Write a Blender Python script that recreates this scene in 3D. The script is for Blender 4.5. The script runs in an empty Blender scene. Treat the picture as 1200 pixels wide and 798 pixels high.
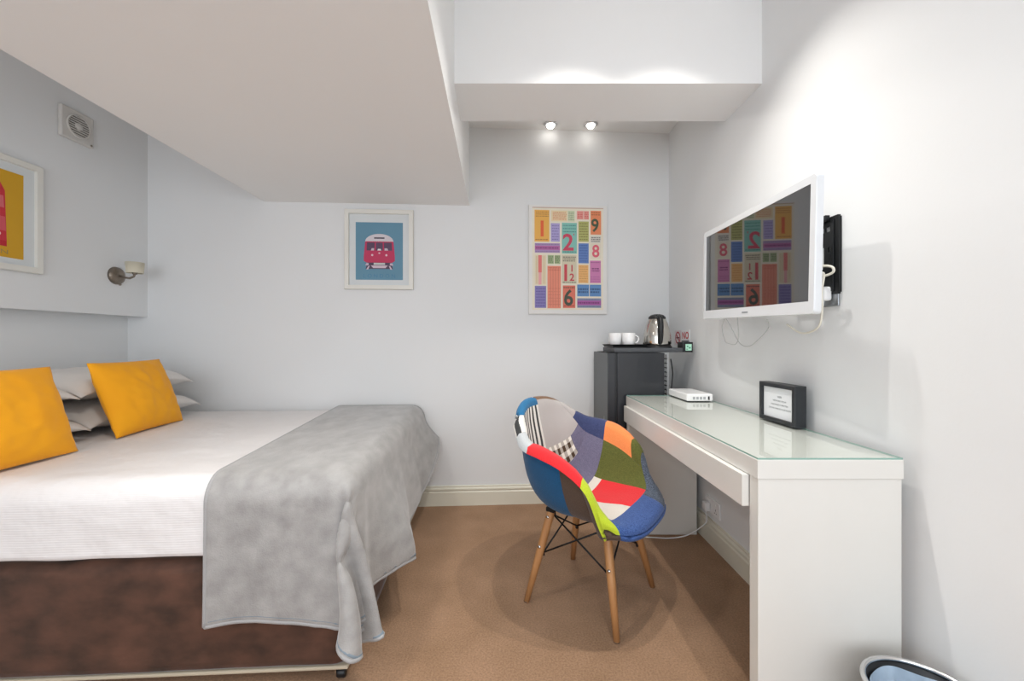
import bpy, bmesh, math, random
import numpy as np
from mathutils import Vector, Matrix, noise as mnoise
R = math.radians
random.seed(4); np.random.seed(4)
scene = bpy.context.scene
col = scene.collection

# ---------------------------------------------------------------- camera
cam_d = bpy.data.cameras.new('camera'); cam = bpy.data.objects.new('camera', cam_d); col.objects.link(cam)
cam.location = (0, 0, 1.10); cam.rotation_euler = (R(90), 0, 0)
cam_d.sensor_width = 36; cam_d.lens = 14.4; cam_d.clip_start = 0.02
scene.camera = cam
# ---------------------------------------------------------------- world, lamps, exposure
w = bpy.data.worlds.new('world'); scene.world = w; w.use_nodes = True
w.node_tree.nodes['Background'].inputs[0].default_value = (0.80, 0.88, 1.0, 1)
w.node_tree.nodes['Background'].inputs[1].default_value = 1.0
scene.view_settings.view_transform = 'Standard'; scene.view_settings.look = 'None'
scene.view_settings.gamma = 1.0; scene.view_settings.use_curve_mapping = False
scene.view_settings.exposure = 0.33

def area(name, loc, rot, sx, sy, power, color):
    l = bpy.data.lights.new(name, 'AREA'); l.shape = 'RECTANGLE'; l.size = sx; l.size_y = sy
    l.energy = power; l.color = color
    o = bpy.data.objects.new(name, l); o.location = loc; o.rotation_euler = rot; col.objects.link(o)
    return o
def spot(name, loc, power, color, angle=150, blend=0.6, radius=0.03, rot=(0, 0, 0)):
    l = bpy.data.lights.new(name, 'SPOT'); l.energy = power; l.color = color
    l.spot_size = R(angle); l.spot_blend = blend; l.shadow_soft_size = radius
    o = bpy.data.objects.new(name, l); o.location = loc; o.rotation_euler = rot; col.objects.link(o)
    return o
# daylight through the wide window in the rear wall (behind the camera)
area('window_daylight', (-0.35, -1.75, 1.35), (R(90), 0, 0), 3.4, 1.9, 38, (0.90, 0.95, 1.0))
# ceiling downlights: a pair before the beam; the other four are added, unseen fill
WARM = (1.0, 0.96, 0.90); COOL = (.95, .98, 1.0)
spot('downlight_or_fill', (0.26, 1.44, 2.57), 36, WARM, 104, 0.95, 0.018)
spot('downlight_or_fill', (0.66, 1.44, 2.57), 36, WARM, 104, 0.95, 0.018)
spot('downlight_or_fill', (0.34, 0.35, 2.57), 20, COOL, 160, 1.0, 0.05)  # added fill near the camera, cools and brightens the right wall
spot('downlight_or_fill', (0.34, -0.8, 2.57), 22, COOL, 160, 1.0, 0.05)  # added behind the camera, likewise lifts the right wall
spot('downlight_or_fill', (-0.95, 0.98, 1.99), 27, WARM, 160, 1.0, 0.06)  # added out of view under the soffit to brighten bed and cushions
spot('downlight_or_fill', (-1.0, -0.8, 1.99), 7, WARM, 160, 1.0, 0.06)  # weaker added fill for the bed side, behind the camera
spot('alcove_lamp', (0.2545, 2.705, 2.475), 9, WARM, 100, 1.0, 0.03, (R(-42), 0, 0))
spot('alcove_lamp', (0.52, 2.705, 2.475), 9, WARM, 100, 1.0, 0.03, (R(-42), 0, 0))

# ---------------------------------------------------------------- materials
def lin(c):
    if isinstance(c, str):
        c = c.lstrip('#'); c = [int(c[i:i+2], 16)/255 for i in (0, 2, 4)]
    return tuple((x/12.92 if x <= 0.04045 else ((x+0.055)/1.055)**2.4) for x in c[:3])
MATS = {}
def mat(name, color, rough=0.5, metal=0.0, vary=0.0, vscale=8, bump=0.0, bscale=200, sheen=0.0, emit=0.0,
        spec=0.5, coat=0.0, stretch=None, color2=None, vdetail=4):
    if name in MATS: return MATS[name]
    m = bpy.data.materials.new(name); m.use_nodes = True; MATS[name] = m
    nt = m.node_tree; N = nt.nodes; L = nt.links; b = N['Principled BSDF']
    c = lin(color)
    b.inputs['Base Color'].default_value = (*c, 1); b.inputs['Roughness'].default_value = rough
    b.inputs['Metallic'].default_value = metal; b.inputs['Specular IOR Level'].default_value = spec
    b.inputs['Coat Weight'].default_value = coat
    b.inputs['Sheen Weight'].default_value = sheen; b.inputs['Sheen Roughness'].default_value = 0.4
    if emit:
        b.inputs['Emission Color'].default_value = (1, 0.96, 0.9, 1); b.inputs['Emission Strength'].default_value = emit
    tc = N.new('ShaderNodeTexCoord'); src = tc.outputs['Object']
    if stretch:
        mp = N.new('ShaderNodeMapping'); mp.inputs['Scale'].default_value = stretch; L.new(src, mp.inputs[0]); src = mp.outputs[0]
    # every surface carries at least a faint tonal grain
    v = vary if vary else 0.015
    n = N.new('ShaderNodeTexNoise'); n.inputs['Scale'].default_value = vscale; n.inputs['Detail'].default_value = vdetail
    L.new(src, n.inputs['Vector'])
    r = N.new('ShaderNodeValToRGB'); r.color_ramp.elements[0].position = 0.3; r.color_ramp.elements[1].position = 0.7
    if color2: c0, c1 = lin(color2), c
    else: c0, c1 = tuple(x*(1-v) for x in c), tuple(min(1, x*(1+v)) for x in c)
    r.color_ramp.elements[0].color = (*c0, 1); r.color_ramp.elements[1].color = (*c1, 1)
    L.new(n.outputs['Fac'], r.inputs[0]); L.new(r.outputs[0], b.inputs['Base Color'])
    if bump:
        n2 = N.new('ShaderNodeTexNoise'); n2.inputs['Scale'].default_value = bscale; n2.inputs['Detail'].default_value = 3
        L.new(src, n2.inputs['Vector'])
        bp = N.new('ShaderNodeBump'); bp.inputs['Strength'].default_value = bump; bp.inputs['Distance'].default_value = 0.003
        L.new(n2.outputs['Fac'], bp.inputs['Height']); L.new(bp.outputs[0], b.inputs['Normal'])
    return m
def stripe_mat(name, ca, cb, freq, duty=0.5, axis='X', check=False, bump=0.2):
    m = bpy.data.materials.new(name); m.use_nodes = True
    nt = m.node_tree; N = nt.nodes; L = nt.links; b = N['Principled BSDF']; b.inputs['Roughness'].default_value = 0.9
    uv = N.new('ShaderNodeUVMap'); sp = N.new('ShaderNodeSeparateXYZ'); L.new(uv.outputs[0], sp.inputs[0])
    def band(out):
        mu = N.new('ShaderNodeMath'); mu.operation = 'MULTIPLY'; mu.inputs[1].default_value = freq; L.new(out, mu.inputs[0])
        fr = N.new('ShaderNodeMath'); fr.operation = 'FRACT'; L.new(mu.outputs[0], fr.inputs[0])
        gt = N.new('ShaderNodeMath'); gt.operation = 'LESS_THAN'; gt.inputs[1].default_value = duty; L.new(fr.outputs[0], gt.inputs[0])
        return gt.outputs[0]
    if check:
        a = band(sp.outputs['X']); c = band(sp.outputs['Y'])
        ad = N.new('ShaderNodeMath'); ad.operation = 'ADD'; L.new(a, ad.inputs[0]); L.new(c, ad.inputs[1])
        hf = N.new('ShaderNodeMath'); hf.operation = 'MULTIPLY'; hf.inputs[1].default_value = 0.5; L.new(ad.outputs[0], hf.inputs[0]); f = hf.outputs[0]
    else: f = band(sp.outputs[axis])
    mx = N.new('ShaderNodeMix'); mx.data_type = 'RGBA'; L.new(f, mx.inputs[0])
    mx.inputs[6].default_value = (*lin(ca), 1); mx.inputs[7].default_value = (*lin(cb), 1)
    L.new(mx.outputs[2], b.inputs['Base Color'])
    return m
def weave_mat(name, ca, cb, scale=420, mixp=(0.35, 0.65), bump=0.5):
    return mat(name, cb, 0.95, color2=ca, vscale=scale, vdetail=2, bump=bump, bscale=scale, sheen=0.15)

WALL = mat('white_wall_paint', '#e9eaea', 0.55, vary=0.01, vscale=1.5, bump=0.05, bscale=120)
CEIL = mat('white_ceiling_paint', '#f7f7f6', 0.6, vary=0.01, vscale=1.2)
SKIRT = mat('cream_gloss_paint', '#e3dfce', 0.35, vary=0.02)
CARPET = mat('brown_carpet', '#ad896b', 1.0, color2='#9c7a5c', vscale=5, bump=0.9, bscale=450, sheen=0.1)
# carpet pile: add a fine speckle on top of the broad tone
def carpet_speckle():
    nt = CARPET.node_tree; N = nt.nodes; L = nt.links; b = N['Principled BSDF']
    ramp = [n for n in N if n.type == 'VALTORGB'][0]
    n = N.new('ShaderNodeTexNoise'); n.inputs['Scale'].default_value = 150; n.inputs['Detail'].default_value = 2
    tc = [x for x in N if x.type == 'TEX_COORD'][0]; L.new(tc.outputs['Object'], n.inputs['Vector'])
    r = N.new('ShaderNodeMapRange'); r.inputs[1].default_value = 0.3; r.inputs[2].default_value = 0.7
    r.inputs[3].default_value = 0.78; r.inputs[4].default_value = 1.18; L.new(n.outputs['Fac'], r.inputs[0])
    mx = N.new('ShaderNodeMix'); mx.data_type = 'RGBA'; mx.blend_type = 'MULTIPLY'; mx.inputs[0].default_value = 1
    L.new(ramp.outputs[0], mx.inputs[6]); L.new(r.outputs[0], mx.inputs[7]); L.new(mx.outputs[2], b.inputs['Base Color'])
carpet_speckle()
WHITE_LAM = mat('white_laminate', '#e4e2dc', 0.3, vary=0.01)
GLOSS_WHITE = mat('gloss_white_plastic', '#f2f2f2', 0.2)
BLACK = mat('black_plastic', '#15171a', 0.4)
DARKM = mat('black_metal', '#16181a', 0.45, 0.3)
CHROME = mat('brushed_chrome', '#d8d8d8', 0.18, 1.0)
NICKEL = mat('aged_nickel', '#8d8276', 0.35, 0.8, vary=0.15, vscale=30)

# ---------------------------------------------------------------- mesh helpers
class MB:
    def __init__(s): s.bm = bmesh.new(); s.mats = []
    def mi(s, m):
        if m is None: return 0
        if m not in s.mats: s.mats.append(m)
        return s.mats.index(m)
    def box(s, lo, hi, bev=0.0, seg=2, m=None, M=None):
        t = bmesh.new(); bmesh.ops.create_cube(t, size=1)
        for v in t.verts:
            v.co = Vector([(lo[i]+hi[i])/2 + v.co[i]*(hi[i]-lo[i]) for i in range(3)])
        if bev: bmesh.ops.bevel(t, geom=list(t.edges), offset=bev, segments=seg, profile=0.5, affect='EDGES')
        s.merge(t, M, m); return s
    def merge(s, t, M=None, m=None):
        k = s.mi(m); vm = {}
        for v in t.verts: vm[v] = s.bm.verts.new(M @ v.co if M else v.co)
        for f in t.faces:
            try:
                nf = s.bm.faces.new([vm[v] for v in f.verts]); nf.material_index = k; nf.smooth = f.smooth
            except ValueError: pass
        t.free()
    def pyd(s, V, F, m=None, smooth=False):
        k = s.mi(m); vs = [s.bm.verts.new(v) for v in V]
        for f in F:
            try: nf = s.bm.faces.new([vs[i] for i in f]); nf.material_index = k; nf.smooth = smooth
            except ValueError: pass
        return s
    def tube(s, pts, rad, n=10, m=None, cap=True):
        pts = [Vector(p) for p in pts]; rs = rad if hasattr(rad, '__len__') else [rad]*len(pts)
        V = []; F = []; up = None
        for i, p in enumerate(pts):
            d = (pts[min(i+1, len(pts)-1)] - pts[max(i-1, 0)]).normalized()
            if up is None:
                up = Vector((0, 0, 1)) if abs(d.z) < 0.9 else Vector((1, 0, 0))
            a = d.cross(up).normalized(); b2 = a.cross(d).normalized(); up = b2
            for j in range(n):
                t = 2*math.pi*j/n; V.append(p + (a*math.cos(t) + b2*math.sin(t))*rs[i])
        for i in range(len(pts)-1):
            for j in range(n):
                F.append((i*n+j, i*n+(j+1) % n, (i+1)*n+(j+1) % n, (i+1)*n+j))
        if cap: F.append(tuple(range(n))[::-1]); F.append(tuple((len(pts)-1)*n+j for j in range(n)))
        return s.pyd(V, F, m, True)
    def lathe(s, prof, n=32, m=None, M=None, cap=False):
        V = []; F = []
        for (r, z) in prof:
            for j in range(n):
                t = 2*math.pi*j/n; p = Vector((r*math.cos(t), r*math.sin(t), z)); V.append(M @ p if M else p)
        for i in range(len(prof)-1):
            for j in range(n):
                F.append((i*n+j, i*n+(j+1) % n, (i+1)*n+(j+1) % n, (i+1)*n+j))
        if cap: F.append(tuple(range(n))[::-1]); F.append(tuple((len(prof)-1)*n+j for j in range(n)))
        return s.pyd(V, F, m, True)
    def prism(s, poly, z0, z1, m=None, M=None):
        n = len(poly); V = [(x, y, z0) for x, y in poly] + [(x, y, z1) for x, y in poly]
        V = [M @ Vector(v) if M else v for v in V]
        F = [tuple(range(n))[::-1], tuple(range(n, 2*n))] + [(i, (i+1) % n, (i+1) % n+n, i+n) for i in range(n)]
        return s.pyd(V, F, m)
    def build(s, name, m=None, parent=None, smooth=None, normals=True):
        me = bpy.data.meshes.new(name)
        if normals: bmesh.ops.recalc_face_normals(s.bm, faces=s.bm.faces)
        if smooth:
            for f in s.bm.faces: f.smooth = True
        s.bm.to_mesh(me); s.bm.free()
        for x in (s.mats if s.mats and s.mats != [None] else [m]): me.materials.append(x)
        o = bpy.data.objects.new(name, me); col.objects.link(o)
        if parent: o.parent = parent
        return o
def grid_faces(nu, nv, close=False):
    F = []
    for i in range(nu-1):
        for j in range(nv-1): F.append((i*nv+j, (i+1)*nv+j, (i+1)*nv+j+1, i*nv+j+1))
    return F
def tag(o, label=None, cat=None, group=None, kind=None):
    if label: o['label'] = label
    if cat: o['category'] = cat
    if group: o['group'] = group
    if kind: o['kind'] = kind
    return o
def thing(name, loc, rz, label, cat, group=None):
    o = bpy.data.objects.new(name, None); o.empty_display_size = 0.05; col.objects.link(o)
    o.location = loc; o.rotation_euler = (0, 0, rz); return tag(o, label, cat, group)
def struct(o): o['kind'] = 'structure'; return o
def part(name, lo, hi, m, parent, bev=0.002, seg=2):
    return MB().box(lo, hi, bev, seg).build(name, m, parent)

# ---------------------------------------------------------------- room
H = 1.10
WS = 0.06                       # slope of the back wall in plan
WA = math.atan(WS)
def wy(x): return 2.765 + WS*x
def on_back(px, off=0.0):
    u = (px-600)/480.0; y = 2.765/(1-WS*u); x = u*y
    return Vector((x, y, 0))
XR = 1.085; XL = -2.335; XL2 = -2.456; YR = -1.8; CH = 2.60
def slab(name, quad, z0, z1, m):
    return struct(MB().prism(quad, z0, z1).build(name, m))
slab('floor', [(XL2-.2, YR-.1), (XR+.1, YR-.1), (XR+.1, wy(XR)+.1), (XL2-.2, wy(XL2-.2)+.1)], -0.1, 0, CARPET)
slab('ceiling', [(XL2-.2, YR-.1), (XR+.1, YR-.1), (XR+.1, wy(XR)+.1), (XL2-.2, wy(XL2-.2)+.1)], CH, CH+.1, CEIL)
slab('wall_back', [(XL2-.2, wy(XL2-.2)), (XR+.1, wy(XR+.1)), (XR+.1, wy(XR+.1)+.1), (XL2-.2, wy(XL2-.2)+.1)], 0, CH, WALL)
slab('wall_right', [(XR, YR-.1), (XR+.1, YR-.1), (XR+.1, wy(XR+.1)), (XR, wy(XR))], 0, CH, WALL)
# left wall: upper part stands 12 cm proud of the lower part, forming a ledge
slab('wall_left', [(XL2-.1, YR-.1), (XL2, YR-.1), (XL2, wy(XL2)), (XL2-.1, wy(XL2-.1))], 0, 1.25, WALL)
slab('wall_left', [(XL2-.1, YR-.1), (XL, YR-.1), (XL, wy(XL)), (XL2-.1, wy(XL2-.1))], 1.25, CH, WALL)
# rear wall with window opening
for (a, b, c, d) in ((XL2, 0, XR, 0.4), (XL2, 2.3, XR, CH), (XL2, 0.4, -2.05, 2.3), (1.0, 0.4, XR, 2.3)):
    struct(MB().box((a, YR-.1, b), (c, YR-0.02, d)).build('wall_rear', WALL))
# lowered soffit over the bed
def sx(y, x0): return x0 - 0.037*(y-2.75)
slab('ceiling_soffit', [(-1.54, YR), (sx(YR, -.286), YR), (sx(2.75, -.286), wy(-.286)), (-1.612, wy(-1.612))], 2.005, CH, CEIL)
slab('ceiling_beam', [(sx(1.777, -.286), 1.777), (XR, 1.777), (XR, 2.083), (sx(2.083, -.286), 2.083)], 2.215, CH, CEIL)
slab('ceiling_alcove', [(-.3, 2.083), (XR, 2.083), (XR, wy(XR)), (-.3, wy(-.3))], 2.53, CH, CEIL)

# skirting boards: moulded profile (depth, height)
SK = [(0, 0), (.018, 0), (.018, .088), (.013, .094), (.013, .100), (.018, .104), (.018, .112), (.010, .120), (.010, .128), (0, .130)]
def skirting(name, p0, p1, nrm):
    n = len(SK); V = []
    for p in (p0, p1):
        for d, z in SK: V.append((p[0]+nrm[0]*d, p[1]+nrm[1]*d, z))
    F = [(i, (i+1) % n, (i+1) % n+n, i+n) for i in range(n)] + [tuple(range(n)), tuple(range(n, 2*n))]
    return struct(MB().pyd(V, F).build(name, SKIRT))
skirting('baseboard_back', (-2.45, wy(-2.45)), (XR, wy(XR)), (0.06, -1))
skirting('baseboard_right', (XR, YR), (XR, wy(XR)), (-1, 0))

# recessed lamps seen behind the beam
def downlight(x, y, z, label, group):
    t = thing('recessed_downlight', (x, y, z), 0, label, 'ceiling light', group)
    MB().lathe([(.030, 0), (.044, 0), (.046, -.004), (.040, -.010), (.030, -.012), (.027, -.004), (.027, 0)], 28).build('trim_ring', CHROME, t)
    MB().lathe([(.0005, -.030), (.014, -.028), (.023, -.018), (.026, -.004), (.026, 0)], 24).build('bulb', mat('lamp_glow', '#ffffff', 0.5, emit=9), t)
downlight(0.2545, 2.705, 2.53, 'left of the two small glowing downlights in the alcove behind the ceiling beam', 'downlights behind the beam')
downlight(0.52, 2.705, 2.53, 'right of the two small glowing downlights in the alcove behind the ceiling beam', 'downlights behind the beam')

# ---------------------------------------------------------------- flat print helper
class Art:
    """flat print on the plane y = y0 (facing -y) of a thing's local frame; x to the right, z up; layers 0.3 mm apart"""
    def __init__(s, y0): s.b = MB(); s.y = y0
    def poly(s, pts, c, layer=1, rough=0.6):
        m = mat('print_' + c.strip('#'), c, rough); y = s.y - layer*0.0004
        s.b.pyd([(x, y, z) for x, z in pts], [tuple(range(len(pts)))], m); return s
    def rect(s, x0, z0, x1, z1, c, layer=1): return s.poly([(x0, z0), (x1, z0), (x1, z1), (x0, z1)], c, layer)
    def disc(s, cx, cz, r, c, layer=2, rz=None, n=20):
        rz = rz or r; return s.poly([(cx+r*math.cos(2*math.pi*i/n), cz+rz*math.sin(2*math.pi*i/n)) for i in range(n)], c, layer)
    def text(s, txt, cx, cz, h, c, layer=3, sx=1.0, bold=0.0, rot=0.0):
        cu = bpy.data.curves.new('t', 'FONT'); cu.body = txt; cu.size = 1; cu.align_x = 'CENTER'; cu.align_y = 'CENTER'; cu.offset = bold
        cu.resolution_u = 3
        o = bpy.data.objects.new('t', cu); col.objects.link(o); bpy.context.view_layer.update()
        me = bpy.data.meshes.new_from_object(o.evaluated_get(bpy.context.evaluated_depsgraph_get()))
        k = h/0.72; y = s.y - layer*0.0004; ca, sa = math.cos(rot), math.sin(rot)
        zs = [v.co.y for v in me.vertices]; zc = (min(zs)+max(zs))/2 if zs else 0
        V = []
        for v in me.vertices:
            a, b_ = v.co.x*k*sx, (v.co.y-zc)*k
            V.append((cx + a*ca - b_*sa, y, cz + a*sa + b_*ca))
        s.b.pyd(V, [tuple(p.vertices) for p in me.polygons], mat('print_' + c.strip('#'), c, 0.6))
        bpy.data.objects.remove(o); bpy.data.meshes.remove(me); bpy.data.curves.remove(cu); return s
    def build(s, name, parent): return s.b.build(name, None, parent, normals=False)

def frame_bars(W, Hh, wd, dep, m, parent, name='frame'):
    """picture frame, centre at local origin, back at y=0, front at y=-dep, mitred"""
    b = MB(); x, z = W/2, Hh/2
    o = [(-x, -z), (x, -z), (x, z), (-x, z)]; i = [(-x+wd, -z+wd), (x-wd, -z+wd), (x-wd, z-wd), (-x+wd, z-wd)]
    bv = 0.003
    def ring(pts, y): return [(p[0], y, p[1]) for p in pts]
    ob = [(math.copysign(abs(p[0])-bv, p[0]), math.copysign(abs(p[1])-bv, p[1])) for p in o]
    V = ring(o, 0) + ring(o, -dep+bv) + ring(ob, -dep) + ring(i, -dep) + ring(i, -0.004)
    F = []
    for r in range(4):
        for k in range(4): F.append((r*4+k, r*4+(k+1) % 4, (r+1)*4+(k+1) % 4, (r+1)*4+k))
    return b.pyd(V, F).build(name, m, parent)

IVORY = mat('ivory_frame_paint', '#e9e7df', 0.4)
MOUNT = mat('white_mount_card', '#dfe3e4', 0.8)
# --- blue train poster on the back wall
FW, FH = 0.445, 0.525
p = on_back(445); zc = H + (399-293)*p.y/480
t = thing('framed_poster', (p.x, p.y-.001, zc), WA, 'framed blue poster of a pink-red train front, on the back wall above the bed foot', 'picture')
frame_bars(FW, FH, .028, .024, IVORY, t)
part('mount', (-FW/2+.025, -.008, -FH/2+.025), (FW/2-.025, -.004, FH/2-.025), MOUNT, t, 0)
a = Art(-.008)
def train(a, BX, BZ0, BZ1):
    def q(x, z):   # poster coords: x in -1..1, z 0..1 from the bottom
        return (x*BX, BZ0 + z*(BZ1-BZ0))
    a.rect(-BX, BZ0, BX, BZ1, '#6593ab', 1)
    P = lambda pts: [q(*v) for v in pts]
    arc = [(0.60*math.cos(R(t_)), 0.665+0.135*math.sin(R(t_))) for t_ in range(0, 181, 12)]
    a.poly(P(arc), '#dcd4da', 2)
    a.poly(P([(-.60, .67), (-.66, .40), (-.66, .33), (-.55, .30), (.55, .30), (.66, .33), (.66, .40), (.60, .67)]), '#c4365f', 2)
    for x0, x1 in ((-.54, -.20), (-.15, .15), (.20, .54)):
        a.poly(P([(x0, .51), (x1, .51), (x1*.97, .65), (x0*.97, .65)]), '#5b4560', 3)
    a.poly(P([(-.36, .51), (-.22, .51), (-.22, .55), (-.32, .55)]), '#c9b8c4', 4)
    a.poly(P([(.22, .51), (.38, .51), (.34, .55), (.22, .55)]), '#c9b8c4', 4)
    a.poly(P([(-.08, .51), (.08, .51), (.06, .54), (-.06, .54)]), '#e6dee2', 4)
    a.disc(*q(0, .465), .006, '#e0b9c4', 4)
    for sx_ in (-1, 1): a.disc(*q(.30*sx_, .43), .007, '#e7c9d2', 4)
    a.poly(P([(-.22, .715), (.22, .715), (.22, .74), (-.22, .74)]), '#4c4452', 3)
    a.poly(P([(-.5, .30), (.5, .30), (.58, .19), (-.58, .19)]), '#55425a', 3)
    a.poly(P([(-.24, .295), (.24, .295), (.24, .26), (-.24, .26)]), '#cfd0cf', 4)
    a.poly(P([(-.36, .25), (.36, .25), (.26, .205), (-.26, .205)]), '#d9c3d0', 4)
    for sx_ in (-1, 1):
        a.poly(P([(.45*sx_, .29), (.55*sx_, .29), (.60*sx_, .25), (.45*sx_, .25)]), '#cdbccb', 4)
        a.poly(P([(.40*sx_, .25), (.48*sx_, .23), (.55*sx_, .18), (.47*sx_, .18)]), '#d9c3d0', 4)
    a.text('L O N D O N', q(0, .07)[0], q(0, .07)[1], .026, '#4f86a8', 2, 1.0)
train(a, .153, -.199, .180)
a.build('print', t)

# --- yellow bus poster on the left wall (mostly beyond the frame edge)
t = thing('framed_poster', (XL+.001, 1.80, 1.688), R(90), 'framed yellow poster with a red bus, on the left wall, cut by the photo edge', 'picture')
# local x runs along +Y, local -y faces +X
frame_bars(FW, FH, .028, .024, IVORY, t)
part('mount', (-FW/2+.025, -.008, -FH/2+.025), (FW/2-.025, -.004, FH/2-.025), MOUNT, t, 0)
a = Art(-.008)
a.rect(-.150, -.205, .150, .195, '#d9a520', 1)
a.poly([(-.10, -.13), (.085, -.13), (.078, .10), (.060, .135), (-.075, .135), (-.093, .10)], '#d2333f', 2)
a.poly([(-.088, .02), (.075, .02), (.072, .075), (-.086, .075)], '#e27077', 3)
a.poly([(-.09, -.085), (.082, -.085), (.079, -.02), (-.087, -.02)], '#de5c66', 3)
a.rect(-.10, -.155, -.065, -.13, '#c62431', 2); a.rect(.055, -.155, .085, -.13, '#c62431', 2)
for s_ in (-.055, .055): a.disc(s_, -.10, .008, '#f3dcd5', 4)
a.text('LONDON', 0, -.180, .020, '#a28b55', 2, 1.5)
a.build('print', t)

# --- ticket canvas on the back wall
p = on_back(665); W_, Hh_ = .535, .735; zc = H + (399-305)*p.y/480
t = thing('ticket_poster', (p.x, p.y-.001, zc), WA, 'large white-edged print of colourful old numbered tickets, on the back wall over the chair', 'picture')
part('canvas', (-W_/2, -.022, -Hh_/2), (W_/2, 0, Hh_/2), mat('white_canvas_edge', '#eceae6', 0.6), t, .002)
a = Art(-.022)
def tk(x, y): return ((x-346)/502*W_, -(y-397.5)/685*Hh_)
def tr(x0, y0, x1, y1, c, l=2):
    v_ = [int(c[k:k+2], 16) for k in (1, 3, 5)]; c = '#' + ''.join('%02x' % int(q*.84+240*.16) for q in v_)
    A = tk(x0, y1); B = tk(x1, y0); a.rect(A[0], A[1], B[0], B[1], c, l)
def tt(s_, x, y, h, c, l=4, sx=1.0, bold=.02, rot=0):
    c0 = tk(x, y); a.text(s_, c0[0], c0[1], h/685*Hh_, c, l, sx, bold, rot)
tr(118, 72, 572, 714, '#efe6cf', 1); tr(118, 70, 572, 76, '#c9a893', 2)
tr(132, 88, 226, 287, '#f0ad3e'); tr(238, 90, 340, 158, '#efd9a8'); tr(344, 90, 388, 158, '#d6dfb8')
tr(402, 90, 444, 144, '#f19a8c'); tr(447, 90, 479, 144, '#f19a8c'); tr(490, 88, 558, 238, '#ee7f4a')
tr(236, 170, 293, 286, '#a99cd6'); tr(306, 166, 402, 360, '#76bfb2'); tr(412, 156, 478, 284, '#b0b05a')
tr(134, 296, 294, 356, '#a784bb'); tr(134, 312, 294, 338, '#b5589f', 3)
tr(412, 294, 478, 420, '#4d74bf'); tr(490, 246, 556, 290, '#dcd6cb'); tr(490, 294, 556, 392, '#e9dcc4')
tr(134, 370, 206, 556, '#ecdcb9'); tr(156, 372, 178, 480, '#e86a68', 3); tr(158, 480, 176, 556, '#f0a1a5', 3)
tr(216, 370, 296, 426, '#9fb07c'); tr(254, 370, 259, 426, '#efe6cf', 3); tr(306, 368, 400, 548, '#d8cdae')
tr(214, 438, 300, 704, '#ee8467'); tr(412, 430, 476, 544, '#f0b061'); tr(486, 402, 556, 544, '#cf72ad')
tr(134, 564, 206, 702, '#7b6fb5'); tr(312, 560, 392, 702, '#e2664c')
tr(404, 554, 480, 628, '#4a80bd'); tr(484, 554, 558, 628, '#4a80bd')
tr(404, 640, 558, 700, '#7f87a8'); tr(404, 654, 558, 684, '#a5489b', 3)
tt('1', 180, 205, 100, '#e8683c'); tt('2', 346, 288, 105, '#cf4a63', sx=1.0); tt("'", 382, 240, 30, '#cf4a63')
tt('9', 518, 180, 82, '#4b5a45', sx=.9); tt('8', 523, 342, 78, '#e2677a', sx=.9)
tt('1', 330, 480, 105, '#cc4a55', sx=.9); tt('1', 370, 452, 42, '#cc4a55'); tt('2', 370, 508, 46, '#cc4a55')
tt('6', 348, 636, 100, '#4b5448', sx=.9)
random.seed(9)
def scrib(x0, y0, x1, y1, rows, c, hh=4, vert=False):
    for r_ in range(rows):
        y = y0 + (y1-y0)*(r_+.5)/rows; x = x0
        while x < x1-4:
            w_ = random.uniform(5, 16); e = min(x+w_, x1)
            tr(x, y-hh/2, e, y+hh/2, c, 5); x = e + 3
scrib(140, 96, 222, 134, 3, '#b8762f', 5); scrib(138, 268, 222, 280, 1, '#b06a28', 6)
scrib(242, 178, 288, 280, 6, '#7466a8', 5); scrib(312, 174, 396, 232, 3, '#3f8a7e', 6); scrib(312, 342, 396, 356, 1, '#3f7f78', 6)
scrib(418, 162, 474, 278, 7, '#7c7a34', 6); scrib(418, 300, 474, 414, 7, '#2e539c', 5)
scrib(494, 94, 554, 120, 2, '#b85a2e', 6); scrib(494, 252, 552, 286, 3, '#6f6a62', 6)
scrib(140, 318, 290, 334, 1, '#7c2f70', 9); scrib(138, 300, 290, 308, 1, '#7b5f95', 4); scrib(138, 344, 290, 352, 1, '#7b5f95', 4)
scrib(248, 98, 336, 150, 5, '#df8a62', 5); scrib(348, 96, 384, 152, 6, '#7c8f66', 4)
scrib(406, 98, 441, 138, 4, '#d9524c', 5); scrib(450, 98, 476, 138, 4, '#d9524c', 5)
scrib(220, 376, 251, 420, 4, '#5f7547', 6); scrib(262, 376, 292, 420, 4, '#5f7547', 6)
scrib(312, 376, 396, 412, 3, '#6b6350', 6); scrib(312, 536, 396, 546, 1, '#5c6b55', 5)
for x in (232, 248, 264, 282): tr(x, 446, x+2.5, 696, '#c25d46', 4)
scrib(220, 444, 296, 470, 2, '#c4543c', 4); scrib(220, 570, 296, 690, 6, '#d1664d', 3)
scrib(418, 436, 472, 538, 7, '#cf8a3e', 4); scrib(490, 408, 552, 420, 1, '#a34a86', 6); scrib(498, 446, 546, 474, 2, '#7d2f66', 8)
scrib(490, 500, 552, 538, 3, '#ab4f90', 4); scrib(140, 572, 202, 698, 7, '#574b96', 6)
scrib(316, 566, 388, 582, 1, '#5a3a2c', 6); scrib(316, 680, 388, 698, 1, '#a33d2b', 5)
scrib(410, 574, 474, 610, 2, '#234a7c', 11); scrib(488, 574, 552, 610, 2, '#234a7c', 11)
scrib(410, 662, 552, 676, 1, '#6f1f63', 9); scrib(410, 644, 552, 652, 1, '#4f5a80', 4); scrib(410, 688, 552, 698, 1, '#4f5a80', 4)
for x in (142, 150, 186, 196): tr(x, 376, x+2, 550, '#c9a06c', 4)
a.build('print', t)

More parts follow.
